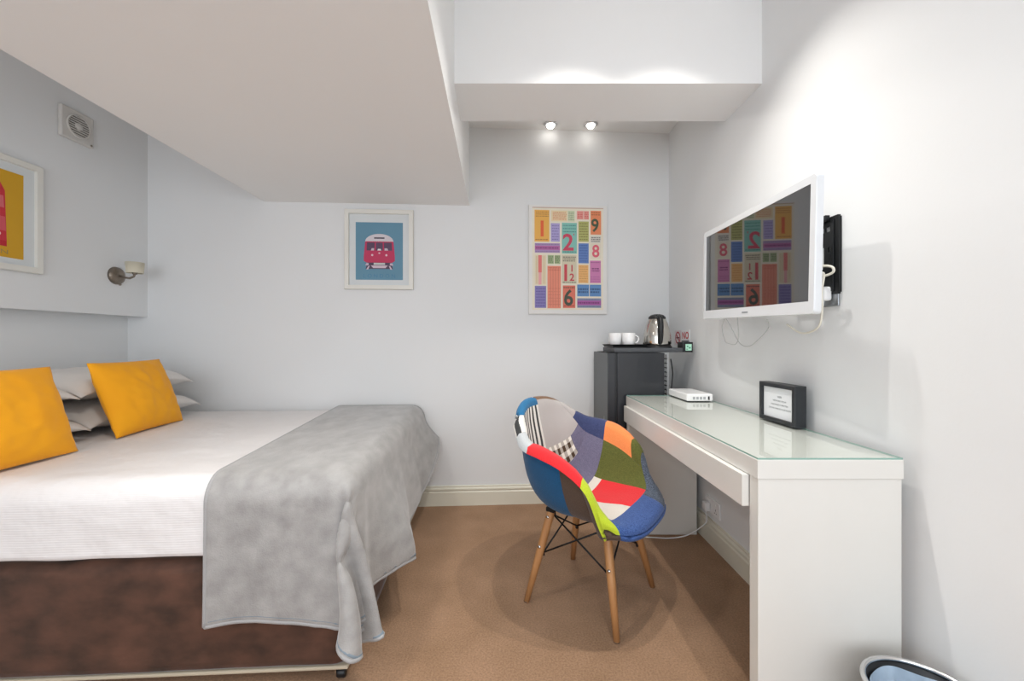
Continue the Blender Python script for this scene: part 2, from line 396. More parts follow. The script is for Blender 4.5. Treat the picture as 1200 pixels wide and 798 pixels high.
# ---------------------------------------------------------------- extractor fan on the left wall
t = thing('extractor_fan', (XL, 2.185, 2.24), R(90), 'square white extractor fan grille high on the left wall', 'ventilator')
FANW = mat('fan_plastic', '#d6d3ce', 0.45)
part('housing', (-.082, -.022, -.082), (.082, 0, .082), FANW, t, .006)
Mx = Matrix.Rotation(R(90), 4, 'X')
MB().lathe([(.0005, .0222), (.056, .0222), (.056, .0235), (.0005, .0235)], 32, M=Mx).build('fan_opening', mat('fan_dark', '#6b6661', 0.7), t)
MB().lathe([(.054, .021), (.054, .030), (.060, .028), (.060, .021)], 32, M=Mx).build('rim', FANW, t)
MB().lathe([(.0005, .028), (.018, .028), (.020, .022)], 20, M=Mx).build('hub', FANW, t)
for i in range(9):
    z = -.048 + i*.012; hw = math.sqrt(max(.0557**2-z*z, 0))
    part('slat', (-hw, -.0275, z-.0026), (hw, -.0235, z+.0026), FANW, t, 0)
MB().lathe([(.0005, .024), (.005, .024), (.006, .021)], 12, M=Matrix.Translation((.068, 0, -.07)) @ Mx).build('screw', NICKEL, t)

# ---------------------------------------------------------------- wall sconce
t = thing('wall_sconce', (XL, 2.415, 1.482), R(90), 'nickel wall sconce with a small cream shade, on the left wall near the corner', 'wall lamp')
MB().lathe([(.0005, .022), (.030, .020), (.048, .012), (.052, 0), (.0005, 0)], 32, M=Mx).build('backplate', NICKEL, t)
MB().tube([(0, -.015, 0), (.004, -.045, -.010), (.006, -.075, -.014), (.008, -.098, -.004), (.008, -.104, .012)], .006, 10).build('arm', NICKEL, t)
MB().tube([(.008, -.104, .008), (.008, -.104, .020)], [.010, .014], 12).build('lamp_holder', NICKEL, t)
sh = MB().lathe([(.040, .012), (.044, .075), (.0425, .075), (.0385, .012)], 28, M=Matrix.Translation((.008, -.104, .004))).build('lamp_shade', mat('cream_shade', '#d9d2bd', 0.8), t)
MB().lathe([(.0005, .020), (.010, .022), (.014, .040), (.010, .055), (.0005, .060)], 16, M=Matrix.Translation((.008, -.104, .0))).build('bulb', mat('opal_bulb', '#eeeae0', 0.3), t)
MB().lathe([(.0005, .030), (.006, .028), (.006, .020)], 12, M=Matrix.Translation((0, 0, -.052)) @ Mx).build('finial', NICKEL, t)

# ---------------------------------------------------------------- bed
BA = math.atan(0.055); BO = Vector((-.52, 1.3125, 0)); BWD = 1.375; BL = 1.84
BM = Matrix.Translation(BO) @ Matrix.Rotation(BA, 4, 'Z')
VELVET = mat('brown_velvet', '#5f3d2d', 0.75, color2='#301c0e', vscale=8, vdetail=9, bump=0.25, bscale=40, sheen=0.35, stretch=(1, 1, 1.6))
bed = thing('divan_bed', BO, BA, 'double divan bed with a dark brown velvet base along the left wall', 'bed')
def rgrid(lo, hi, r, n=(60, 60, 14), rb=None, disp=None, skip_bottom=True, rxy=None):
    """rounded box shell; returns verts, faces"""
    lo = np.array(lo, float); hi = np.array(hi, float); V = []; F = []
    def face(ax, sgn, nu, nv):
        a1, a2 = [i for i in range(3) if i != ax]
        base = len(V)
        for i in range(nu+1):
            for j in range(nv+1):
                q = np.zeros(3); q[ax] = hi[ax] if sgn > 0 else lo[ax]
                q[a1] = lo[a1]+(hi[a1]-lo[a1])*i/nu; q[a2] = lo[a2]+(hi[a2]-lo[a2])*j/nv
                rz_ = r if (q[2] > (lo[2]+hi[2])/2 or rb is None) else rb
                rr = np.array([rxy or r, rxy or r, rz_])
                c = np.minimum(np.maximum(q, lo+rr), hi-rr); d = (q-c)/rr; L = np.linalg.norm(d)
                pnt = c + d/L*rr if L > 1e-9 else q
                V.append(pnt)
        for i in range(nu):
            for j in range(nv):
                a_ = base+i*(nv+1)+j; F.append((a_, a_+nv+1, a_+nv+2, a_+1))
    face(2, 1, n[0], n[1])
    if not skip_bottom: face(2, -1, n[0], n[1])
    face(0, 1, n[1], n[2]); face(0, -1, n[1], n[2]); face(1, 1, n[0], n[2]); face(1, -1, n[0], n[2])
    if disp: V = [disp(v) for v in V]
    return V, F
def build_shell(name, V, F, m, parent=None, weld=1e-5):
    b = MB().pyd([tuple(v) for v in V], F, None, True)
    bmesh.ops.remove_doubles(b.bm, verts=b.bm.verts, dist=weld)
    return b.build(name, m, parent, smooth=True)
def nz(x, y, z, s=1.0): return mnoise.noise(Vector((x*s, y*s, z*s)))
def base_disp(v):
    n_ = nz(v[0], v[1], v[2]*1.5, 4)*.006 + nz(v[0]+5, v[1], v[2], 11)*.002
    dv = np.array(v)
    if v[1] < .02: dv[1] += n_
    if v[0] > -.02: dv[0] += n_
    if v[2] < .10: dv[2] += .006*nz(v[0], v[1], 3, 3)
    return dv
V, F = rgrid((-BL, 0, .044), (0, BWD, .409), .020, (90, 60, 16), rxy=.06, disp=base_disp, skip_bottom=False)
build_shell('base', V, F, VELVET, bed)
part('bottom_edge', (-BL+.01, .012, .036), (-.010, BWD-.01, .048), mat('cream_piping', '#c9bda6', 0.7), bed, .004)
def castor(x, y):
    MB().tube([(x, y, .040), (x, y, .032)], .012, 12).build('castor_stem', CHROME, bed)
    MB().lathe([(.0005, -.014), (.013, -.014), (.0155, -.009), (.0155, .009), (.013, .014), (.0005, .014)], 20,
               M=Matrix.Translation((x, y, .016)) @ Matrix.Rotation(R(90), 4, 'Y')).build('castor_wheel', BLACK, bed)
    part('castor_fork', (x-.019, y-.010, .016), (x-.015, y+.010, .037), CHROME, bed, .001)
for x, y in ((-.035, .03), (-BL+.1, .06), (-.06, BWD-.1), (-BL+.1, BWD-.1), (-.92, .05)): castor(x, y)
TICK = mat('cream_mattress_ticking', '#d8d0bf', 0.8)
V, F = rgrid((-BL, .014, .405), (-.008, BWD-.008, .640), .05, (40, 30, 8), rb=.02, rxy=.06, skip_bottom=False)
build_shell('mattress', V, F, TICK, bed)

# white satin-stripe sheet: lies over the mattress, its hem just above the base
def sheet_mat():
    m = mat('white_satin_stripe', '#e8e5e4', 0.6, vary=0.01, vscale=3, sheen=0.1)
    nt = m.node_tree; N = nt.nodes; L = nt.links; b = N['Principled BSDF']
    tc = [x for x in N if x.type == 'TEX_COORD'][0]; sp = N.new('ShaderNodeSeparateXYZ'); L.new(tc.outputs['Object'], sp.inputs[0])
    s_ = N.new('ShaderNodeMath'); s_.operation = 'ADD'; L.new(sp.outputs['Y'], s_.inputs[0]); L.new(sp.outputs['Z'], s_.inputs[1])
    mu = N.new('ShaderNodeMath'); mu.operation = 'MULTIPLY'; mu.inputs[1].default_value = 2*math.pi/.0075; L.new(s_.outputs[0], mu.inputs[0])
    sn = N.new('ShaderNodeMath'); sn.operation = 'SINE'; L.new(mu.outputs[0], sn.inputs[0])
    n2 = N.new('ShaderNodeTexNoise'); n2.inputs['Scale'].default_value = 7; n2.inputs['Detail'].default_value = 3; L.new(tc.outputs['Object'], n2.inputs['Vector'])
    b1 = N.new('ShaderNodeBump'); b1.inputs['Strength'].default_value = .5; b1.inputs['Distance'].default_value = .03; L.new(n2.outputs['Fac'], b1.inputs['Height'])
    b2 = N.new('ShaderNodeBump'); b2.inputs['Strength'].default_value = .12; b2.inputs['Distance'].default_value = .002
    L.new(sn.outputs[0], b2.inputs['Height']); L.new(b1.outputs[0], b2.inputs['Normal']); L.new(b2.outputs[0], b.inputs['Normal'])
    return m
TOPH = .660
def sheet_disp(v):
    v = np.array(v)
    if v[2] > .60: v[2] += .006*nz(v[0], v[1], 0, 3) + .002*nz(v[0], v[1], 0, 9)
    if v[1] < .05:
        k = min(1, max(0, (TOPH-v[2])/.25))
        v[1] += .010*nz(v[0]*1.0, 2, v[2]*.5, 5)*k - .004*k
    if v[2] < .45: v[2] += .008*nz(v[0], v[1], 7, 4) - .001
    return v
V, F = rgrid((-BL, -.004, .416), (.004, BWD, TOPH), .075, (110, 80, 20), rb=.012, disp=sheet_disp)
sheet = build_shell('fitted_sheet', V, F, sheet_mat())
sheet.matrix_world = BM
tag(sheet, 'white striped satin bed sheet covering the mattress above the brown base', 'sheet')

# grey plush throw: settled over the foot of the bed by a small position-based cloth solver
def drape():
    nu, nv = 62, 118      # u: head edge -> foot hem, v: near hem -> wall
    uu = np.linspace(0, 1, nu)[:, None]; vv = np.linspace(0, 1, nv)[None, :]
    w0, w1 = -.412, 1.385
    Wc = w0 + (w1-w0)*vv + 0*uu
    t = np.clip(Wc/1.38, 0, 1)
    head = -(.43 + .10*t)
    foot = np.interp(Wc[0], [-.42, -.2, 0, .35, .85, 1.15, 1.385], [.32, .36, .38, .40, .38, .28, .19])[None, :]
    X = head + (foot-head)*uu
    rest = np.stack([X, Wc, np.zeros_like(X)], -1)
    P = rest.copy(); P[..., 2] = .70
    P[..., 2] += .004*np.sin(rest[..., 0]*23+rest[..., 1]*9)
    # start the overhanging parts already tipped down a little
    Q = P.copy(); Vel = np.zeros_like(P)
    pairs = []
    def add(di, dj, k):
        a = (slice(max(0, -di), nu-max(0, di)), slice(max(0, -dj), nv-max(0, dj)))
        b = (slice(max(0, di), nu-max(0, -di)), slice(max(0, dj), nv-max(0, -dj)))
        L = np.linalg.norm(rest[a]-rest[b], axis=-1, keepdims=True); pairs.append((a, b, L, k, di, dj))
    # colour each structural set into disjoint halves
    def addc(di, dj, k):
        step_i, step_j = abs(di), abs(dj)
        I, J = np.meshgrid(np.arange(nu), np.arange(nv), indexing='ij')
        ok = (I+di >= 0) & (I+di < nu) & (J+dj >= 0) & (J+dj < nv)
        par = (I//max(step_i, 1) if step_i else J//max(step_j, 1)) % 2
        for pz in (0, 1):
            s_ = ok & (par == pz); ia = (I*nv+J)[s_]; ib = ((I+di)*nv+J+dj)[s_]
            L = np.linalg.norm(rest.reshape(-1, 3)[ia]-rest.reshape(-1, 3)[ib], axis=-1, keepdims=True)
            pairs.append((ia, ib, L, k))
    pairs = []
    for di, dj, k in ((1, 0, 1.), (0, 1, 1.), (1, 1, .5), (1, -1, .5), (4, 0, .22), (0, 4, .22), (2, 0, .25), (0, 2, .25)): addc(di, dj, k)
    P = P.reshape(-1, 3); V_ = np.zeros_like(P)
    r = .070; th = .010
    bx0, bx1, by0, by1 = -1.9, .006, -.006, 1.38
    dt = 1/60.
    # long-range attachments: hanging cloth cannot stretch away from the bed edge
    fl = rest.reshape(-1, 3); ai = np.clip(fl[:, 0], -9, -.05); aj = np.clip(fl[:, 1], .05, 9)
    near = np.zeros(len(fl), int); dist = np.zeros(len(fl))
    for q in range(len(fl)):
        k = np.argmin((fl[:, 0]-ai[q])**2 + (fl[:, 1]-aj[q])**2); near[q] = k; dist[q] = np.hypot(*(fl[q, :2]-fl[k, :2]))
    hang = np.where(dist > .02)[0]; anc = near[hang]; dh = dist[hang][:, None]
    for step in range(240):
        V_ *= .965; V_[:, 2] -= 9.8*dt*.8
        old = P.copy(); P = P + V_*dt
        for it in range(9):
            for ia, ib, L, k in pairs:
                d = P[ib]-P[ia]; ln = np.linalg.norm(d, axis=1, keepdims=True)+1e-9
                c = d*((ln-L)/ln*.5*k)
                P[ia] += c; P[ib] -= c
            if it % 3 == 2:
                d = P[hang]-P[anc]; ln = np.linalg.norm(d, axis=1, keepdims=True)
                P[hang] = P[anc] + d*np.minimum(1, dh/(ln+1e-9))
            # collide with the bed block
            lo = np.array([bx0+r, by0+r, -5]); hi = np.array([bx1-r, by1+.2, .662-r])
            c = np.minimum(np.maximum(P, lo), hi); d = P-c; ln = np.linalg.norm(d, axis=1)
            hit = ln < r+th
            hit &= ln > 1e-9
            idx = np.where(hit)[0]
            if len(idx):
                nrm = d[idx]/ln[idx, None]; P[idx] = c[idx]+nrm*(r+th)
                mv = P[idx]-old[idx]; tg = mv-nrm*np.sum(mv*nrm, 1, keepdims=True)
                P[idx] -= tg*(.85 if True else 0)*np.where(nrm[:, 2:3] > .7, 1, .25)
            inside = ln <= 1e-9
            P[inside, 2] = .672
            P[:, 1] = np.minimum(P[:, 1], 1.392); P[:, 2] = np.maximum(P[:, 2], .012)
        V_ = (P-old)/dt
    x, y, z = P[:, 0].copy(), P[:, 1].copy(), P[:, 2].copy()
    dep = np.clip((.61-z)/.36, 0, 1); dep = dep*dep*(3-2*dep)
    # the foot side stands off the bed in lazy lobes, most of all beside the wall
    g = np.interp(y, [-.05, .08, .20, .32, .45, .62, .9, 1.15, 1.38], [0, .0, .05, .13, .09, .045, .06, .13, .24])
    P[:, 0] += np.where(x > -.05, g*dep*np.clip((x+.05)/.05, 0, 1), 0)
    # the corner fold leans towards the foot
    b = np.interp(x, [-.34, -.14, .0, .12], [0, .095, .06, .03])
    P[:, 0] += np.where(y < .02, b*dep*np.clip((.02-y)/.03, 0, 1), 0)
    P[:, 2] -= np.where(y < .02, np.interp(x, [-.22, -.08], [0, .03])*dep, 0)
    P[:, 2] += np.where(y < .0, .012*np.sin(x*17+.5)*dep*np.interp(x, [-.3, -.2], [1, 0]), 0)
    tip = (y < .03) & (x > -.2); P[:, 2] += np.where(tip, np.clip(.165-P[:, 2], 0, 1)*.65, 0)
    return P.reshape(nu, nv, 3)
TP = drape()
PL = mat('grey_plush', '#adaba9', 0.9, color2='#93918f', vscale=17, vdetail=9, bump=0.5, bscale=260, sheen=0.5, stretch=(1, .6, 1))
nu, nv = TP.shape[:2]
thr = MB().pyd([tuple(v) for v in TP.reshape(-1, 3)], grid_faces(nu, nv), None, True).build('plush_throw', PL, None, smooth=True, normals=False)
thr.matrix_world = BM
tag(thr, 'soft grey plush throw draped over the foot of the bed', 'blanket')
sd = thr.modifiers.new('s', 'SOLIDIFY'); sd.thickness = .012; sd.offset = 0
sb = thr.modifiers.new('u', 'SUBSURF'); sb.levels = 1; sb.render_levels = 1
# stitched hem running round the edge
loop = [TP[i, 0] for i in range(nu-1)] + [TP[-1, j] for j in range(nv-1)] + [TP[i, -1] for i in range(nu-1, 0, -1)] + [TP[0, j] for j in range(nv-1, -1, -1)]
hm = MB().tube(loop, .0072, 8).build('hem', mat('plush_hem', '#a6a5a5', 0.9, bump=.5, bscale=300, sheen=.3), thr, smooth=True)
def inset(k):
    return [TP[i, k] for i in range(k, nu-k-1)] + [TP[-1-k, j] for j in range(k, nv-k-1)] + [TP[i, -1-k] for i in range(nu-k-1, k, -1)]
st = MB().tube([Vector(q) for q in inset(1)], .0066, 6).build('stitching', mat('blue_grey_thread', '#7f8c96', 0.9), thr, smooth=True)

# pillows and cushions
def pillow_obj(name, W, D, T, m, M, label, cat, group=None, pinch=.06, seed=0, flange=False, sag=0.0):
    n = 34; V = []; F = []
    for s_ in (1, -1):
        base = len(V)
        for i in range(n+1):
            for j in range(n+1):
                u = -1+2*i/n; v = -1+2*j/n
                # even spacing, concave sides, soft corners
                cu = u*(1-pinch*(1-v*v)**1.0*0.5) ; cv = v*(1-pinch*(1-u*u)**1.0*0.5)
                ru = min(1, abs(u)/(.975 if flange else 1)); rv = min(1, abs(v)/(.975 if flange else 1))
                th = max(0, (1-ru**2.4))**(.5 if flange else .62)*max(0, (1-rv**2.4))**(.5 if flange else .62)
                z = s_*T/2*th + s_*.003
                wr = .006*nz(u*2+seed, v*2, s_*3, 1.6) + .004*nz(u*5+seed, v*5, s_, 1.3)
                x_, y_ = cu*W/2, cv*D/2
                z += wr*(.4+th) - sag*(x_/W*2)**2 - (.035*(u*v)**4 if flange else 0)
                V.append((x_, y_, z))
        for i in range(n):
            for j in range(n):
                a_ = base+i*(n+1)+j; q = (a_, a_+n+1, a_+n+2, a_+1); F.append(q if s_ > 0 else q[::-1])
    # join the rims
    rim = [(i, 0) for i in range(n)] + [(n, j) for j in range(n)] + [(i, n) for i in range(n, 0, -1)] + [(0, j) for j in range(n, 0, -1)]
    ids = [i*(n+1)+j for i, j in rim]; off = (n+1)**2
    for k in range(len(ids)):
        a_, b_ = ids[k], ids[(k+1) % len(ids)]; F.append((a_, b_, b_+off, a_+off))
    o = MB().pyd(V, F, None, True).build(name, m, None, smooth=True)
    o.matrix_world = M; return tag(o, label, cat, group)
PCASE = mat('white_pillowcase', '#e4e0dc', 0.75, vary=.02, vscale=5, bump=.25, bscale=18)
YEL = mat('mustard_velvet', '#ffb114', 0.85, color2='#fcab10', vscale=6, vdetail=5, bump=.15, bscale=30, sheen=.1)
def PM(x, y, z, rz=0, rx=0, ry=0):
    return Matrix.Translation((x, y, z)) @ Matrix.Rotation(R(rz), 4, 'Z') @ Matrix.Rotation(R(ry), 4, 'Y') @ Matrix.Rotation(R(rx), 4, 'X')
pillow_obj('bed_pillow', .47, .70, .145, PCASE, PM(-2.13, 2.16, .741, 3), 'white pillow at the bottom of the stack behind the right yellow cushion', 'pillow', 'white bed pillows', .05, 1, True)
pillow_obj('bed_pillow', .47, .70, .145, PCASE, PM(-2.15, 2.13, .888, 4, 0, 1), 'white pillow on top of the stack behind the right yellow cushion', 'pillow', 'white bed pillows', .05, 2, True)
pillow_obj('bed_pillow', .47, .70, .145, PCASE, PM(-2.07, 1.44, .741, 2), 'white pillow at the bottom of the stack behind the left yellow cushion', 'pillow', 'white bed pillows', .05, 3, True)
pillow_obj('bed_pillow', .47, .70, .145, PCASE, PM(-2.08, 1.40, .888, 0, 0, 1), 'white pillow on top of the stack behind the left yellow cushion', 'pillow', 'white bed pillows', .05, 4, True)
pillow_obj('yellow_cushion', .355, .42, .13, YEL, PM(-1.835, 2.02, .832, 6, 0, -110), 'mustard yellow square cushion leaning on pillows, nearer the room corner', 'cushion', None, .05, 5)
pillow_obj('yellow_cushion', .35, .46, .13, YEL, PM(-1.76, 1.385, .830, 2, 0, -108), 'mustard yellow square cushion at the left photo edge of the bed', 'cushion', None, .05, 6)

# ---------------------------------------------------------------- desk (dressing table)
DY0, DY1, DX0, DX1, DT = 1.097, 2.363, .658, 1.050, .780
desk = thing('dressing_table', (DX0, DY0, 0), 0, 'long white dressing table with a glass top and one wide drawer, along the right wall', 'desk')
L_, D_ = DY1-DY0, DX1-DX0
part('table_top', (0, 0, .728), (D_, L_, DT), WHITE_LAM, desk, .0015)
part('side_panel', (.003, .003, 0), (D_-.003, .043, .7275), WHITE_LAM, desk, .0015)
part('side_panel', (.003, L_-.043, 0), (D_-.003, L_-.003, .7275), WHITE_LAM, desk, .0015)
part('back_rail', (D_-.03, .0435, .60), (D_-.012, L_-.0435, .7275), WHITE_LAM, desk, .001)
dr = part('drawer', (-.016, .046, .638), (.004, L_-.012, .7265), WHITE_LAM, desk, .0015)
MB().box((.0045, .06, .645), (D_-.05, L_-.06, .657)).build('drawer_bottom', WHITE_LAM, dr)
for y in (.06, L_-.072): MB().box((.0045, y, .657), (D_-.05, y+.012, .72)).build('drawer_side', WHITE_LAM, dr)
def glass_mat():
    # thin architectural glass: clear, with fresnel reflection
    m = bpy.data.materials.new('glass_sheet'); m.use_nodes = True; nt = m.node_tree; N = nt.nodes; L = nt.links
    N.remove(N['Principled BSDF']); out = N['Material Output']
    tr_ = N.new('ShaderNodeBsdfTransparent'); tr_.inputs[0].default_value = (.97, .985, .98, 1)
    gl = N.new('ShaderNodeBsdfGlossy'); gl.inputs['Roughness'].default_value = .02
    fr_ = N.new('ShaderNodeFresnel'); fr_.inputs[0].default_value = 1.5
    mx = N.new('ShaderNodeMixShader'); gm = N.new('ShaderNodeNewGeometry'); sb_ = N.new('ShaderNodeMath'); sb_.operation = 'SUBTRACT'; sb_.inputs[0].default_value = 1
    L.new(gm.outputs['Backfacing'], sb_.inputs[1]); ml = N.new('ShaderNodeMath'); ml.operation = 'MULTIPLY'
    L.new(fr_.outputs[0], ml.inputs[0]); L.new(sb_.outputs[0], ml.inputs[1]); L.new(ml.outputs[0], mx.inputs[0]); L.new(tr_.outputs[0], mx.inputs[1]); L.new(gl.outputs[0], mx.inputs[2])
    L.new(mx.outputs[0], out.inputs[0]); return m
GT = .0052
gp = part('glass_top', (.0015, .0015, DT+.0003), (D_-.0015, L_-.0015, DT+GT), glass_mat(), desk, 0)
gp.data.materials.append(mat('green_glass_edge', '#8fb3a8', .15))
for f_ in gp.data.polygons:
    if abs(f_.normal.z) < .5: f_.material_index = 1
DTT = DT+GT+.0003

# router
t = thing('router', (.897, 2.10, DTT), 0, 'slim white router box at the far end of the glass-topped desk', 'router')
part('body', (0, 0, .003), (.135, .25, .040), GLOSS_WHITE, t, .007, 3)
for i in range(4): part('port', (.030+i*.018, -.0006, .012), (.042+i*.018, .002, .026), mat('grey_port', '#a8abad', .5), t, 0)
part('power_port', (.108, -.0008, .010), (.116, .002, .028), BLACK, t, 0)
part('foot', (.01, .01, 0), (.125, .24, .004), BLACK, t, 0)
cb = MB().tube([(1.035, 2.16, DTT+.015), (1.050, 2.17, DTT+.024), (1.062, 2.19, DTT+.020), (1.074, 2.24, DTT+.01), (1.077, 2.30, .74), (1.077, 2.35, .60)], .0028, 8).build('router_cable', BLACK)
tag(cb, 'thin black cable behind the white router, running down behind the desk', 'cable')

# small black frame standing on desk
t = thing('desk_photo_frame', (1.030, 1.568, DTT), R(-90)+R(1.5), 'small deep black frame with a printed notice standing on the desk', 'picture frame')
# local x along -Y, local -y faces -X
FB = mat('black_frame_paint', '#23262a', 0.45)
o_ = frame_bars(.205, .150, .016, .042, FB, t); o_.location = (0, .021, .075)
part('back_board', (-.1, .012, .002), (.1, .020, .148), FB, t, 0)
part('notice_card', (-.088, -.010, .014), (.088, -.008, .136), mat('white_paper', '#eceef0', .7), t, 0)
a = Art(-.0105)
for s_, z, h_ in (('WIFI', .098, .0085), ('NETWORK: ROOM', .083, .0062), ('PASSWORD IS WRITTEN', .068, .0062), ('ON THE CARD IN YOUR ROOM', .053, .0062)):
    a.text(s_, .006, z, h_, '#5c6064', 1, 1.0)
a.build('print', t)

# desk cable and sockets
def curve_pts(P, n=8):
    P = [Vector(p_) for p_ in P]; P = [P[0]] + P + [P[-1]]; out = []
    for i in range(1, len(P)-2):
        for k in range(n):
            t_ = k/n; a0, a1, a2, a3 = P[i-1], P[i], P[i+1], P[i+2]
            out.append(.5*((2*a1)+(-a0+a2)*t_+(2*a0-5*a1+4*a2-a3)*t_*t_+(-a0+3*a1-3*a2+a3)*t_**3))
    out.append(P[-2]); return out
t = thing('wall_socket', (XR, 2.20, .205), R(-90), 'white double wall socket just above the skirting under the desk', 'socket')
part('faceplate', (-.073, -.010, -.043), (.073, 0, .043), GLOSS_WHITE, t, .003)
for sx_ in (-.036, .036):
    part('switch', (sx_-.006, -.014, .018), (sx_+.006, -.010, .032), GLOSS_WHITE, t, .001)
    for dx in (-.009, .009): part('pin_slot', (sx_+dx-.003, -.0106, -.022), (sx_+dx+.003, -.0095, -.018), BLACK, t, 0)
    part('pin_slot', (sx_-.002, -.0106, -.008), (sx_+.002, -.0095, .001), BLACK, t, 0)
t2 = thing('plug', (XR-.011, 2.236, .198), R(-90), 'white plug in the double socket under the desk', 'plug')
part('body', (-.022, -.028, -.022), (.022, 0, .022), GLOSS_WHITE, t2, .006)
MB().tube([(0, -.014, -.020), (0, -.014, -.034)], .004, 8).build('cable_collar', GLOSS_WHITE, t2)
cb = MB().tube(curve_pts([(1.058, 2.236, .166), (1.045, 2.20, .13), (1.02, 2.22, .085), (.96, 2.25, .030), (.88, 2.27, .005), (.78, 2.28, .004), (.70, 2.29, .004)]), .0032, 8).build('white_cable', GLOSS_WHITE)
tag(cb, 'thin white cable drooping from the under-desk socket to the carpet', 'cable')

# ---------------------------------------------------------------- television
TVM = mat('tv_white_gloss', '#e0e3e6', 0.2, coat=.3)
tv_near = Vector((.911, 1.230, 0)); tv_far = Vector((.951, 2.035, 0))
d = (tv_near-tv_far); TW = d.length; ang = math.atan2(d.y, d.x)
tc_ = (tv_near+tv_far)/2
tv = thing('television', (tc_.x, tc_.y, 1.405), ang, 'white-framed flat television hung on the right wall above the desk', 'television')
tv.rotation_euler = (R(0), R(1.9), ang)
TH = .424
# local x along near direction; local -y faces the room (-X)
b_ = MB(); x, z = TW/2, TH/2; wd = .026; wb = .040
i_ = [(-x+wd, -z+wb), (x-wd, -z+wb), (x-wd, z-wd), (-x+wd, z-wd)]
def rr(x_, z_, r_, n_=4):
    P = []
    for cx_, cz_, a0 in ((-x_+r_, -z_+r_, 180), (x_-r_, -z_+r_, 270), (x_-r_, z_-r_, 0), (-x_+r_, z_-r_, 90)):
        for k in range(n_+1): P.append((cx_+r_*math.cos(R(a0+90*k/n_)), cz_+r_*math.sin(R(a0+90*k/n_))))
    return P
o1 = rr(x, z, .012); no = len(o1)
V = [(p_[0], .022, p_[1]) for p_ in o1] + [(p_[0], .004, p_[1]) for p_ in o1] + [(p_[0]*.996, 0, p_[1]*.993) for p_ in o1]
ii = []
for k in range(4): ii += [i_[k]]*5
V += [(p_[0], 0, p_[1]) for p_ in ii] + [(p_[0], .004, p_[1]) for p_ in ii]
F = []
for r_ in range(4):
    for k in range(no): F.append((r_*no+k, r_*no+(k+1) % no, (r_+1)*no+(k+1) % no, (r_+1)*no+k))
F.append(tuple(range(no)))
b_.pyd(V, F); bmesh.ops.remove_doubles(b_.bm, verts=b_.bm.verts, dist=1e-6)
b_.build('bezel', TVM, tv)
part('back_cover', (-x+.09, .0225, -z+.07), (x-.09, .050, z-.08), TVM, tv, .01, 3)
SCR = mat('tv_screen_glass', '#1a1b1d', 0.03, spec=1.0, coat=1.0)
SCR.node_tree.nodes['Principled BSDF'].inputs['Coat Roughness'].default_value = .02
part('screen', (-x+wd-.001, .002, -z+wb-.001), (x-wd+.001, .006, z-wd+.001), SCR, tv, 0)
part('maker_mark', (-.022, -.001, -z+.017), (.022, .0005, -z+.023), mat('grey_mark', '#8d9196', .4), tv, 0)

# wall bracket for the tv
t = thing('tv_wall_bracket', (XR, 1.432, 1.386), R(-90), 'black steel wall bracket with slots and holes, beside the television edge', 'bracket')
b_ = MB()
# plate with openings: built from bars around the holes
PW, PH = .080, .125
def hole_plate(b_, W2, H2, holes, y0, y1, nx=40, nz_=60):
    for i in range(nx):
        run = None
        for k in range(nz_+1):
            cx_ = -W2+(i+.5)*2*W2/nx
            cz_ = -H2+(k+.5)*2*H2/nz_
            solid = k < nz_ and not any(h_(cx_, cz_) for h_ in holes)
            if solid and run is None: run = k
            if not solid and run is not None:
                b_.box((-W2+i*2*W2/nx, y0, -H2+run*2*H2/nz_), (-W2+(i+1)*2*W2/nx, y1, -H2+k*2*H2/nz_)); run = None
slot = lambda cx_, cz_, hw, hh: (lambda x_, z_: (abs(x_-cx_) < hw and abs(z_-cz_) < hh))
ell = lambda cx_, cz_, a_, c_: (lambda x_, z_: (abs((x_-cx_)/a_)**3+abs((z_-cz_)/c_)**3) < 1)
hole_plate(b_, PW, PH, [ell(-.022, .0, .044, .052), slot(.004, .090, .017, .008), slot(.042, .090, .013, .008), ell(.046, .022, .007, .009)], -.010, -.006)
b_.box((-PW, -.010, PH), (PW, .0, PH+.006)); b_.box((-PW, -.010, -PH-.006), (PW, .0, -PH)); b_.box((PW, -.010, -PH), (PW+.005, 0, PH))
b_.build('wall_plate', DARKM, t)
part('hook_rail', (-PW-.02, -.026, .118), (.048, -.010, .138), DARKM, t, .002)
part('hook_rail', (-PW-.02, -.026, -.130), (PW-.03, -.010, -.112), DARKM, t, .002)
part('side_rail', (.052, -.014, -.12), (.066, -.010, .12), DARKM, t, .001)
part('tilt_arm', (-PW-.03, -.060, -.03), (-PW-.015, -.0285, .03), DARKM, t, .002)

# metal double socket + plug by the bracket
t = thing('metal_wall_socket', (XR, 1.410, 1.258), R(-90), 'brushed metal wall socket just below the black television bracket', 'socket')
part('faceplate', (-.073, -.007, -.043), (.056, 0, .043), mat('steel_plate', '#9da0a3', .32, .9), t, .002)
part('switch', (.030, -.010, .018), (.040, -.007, .030), BLACK, t, .001)
t2 = thing('plug', (XR-.0075, 1.400, 1.258), R(-90), 'white plug pushed into the metal socket under the television bracket', 'plug')
part('body', (-.024, -.030, -.024), (.024, 0, .024), GLOSS_WHITE, t2, .008, 3)
MB().tube([(0, -.016, -.022), (0, -.016, -.040)], [.006, .004], 8).build('cable_collar', GLOSS_WHITE, t2)
t2 = thing('plug', (XR-.0075, 1.452, 1.238), R(-90), 'white plug half hidden behind the television lower corner', 'plug')
part('body', (-.016, -.030, -.022), (.016, 0, .022), GLOSS_WHITE, t2, .008, 3)
CAB = mat('ivory_cable', '#e5e0d2', .45)
def cable(name, pts, r_, m, label): tag(MB().tube(curve_pts(pts), r_, 8).build(name, m), label, 'cable')
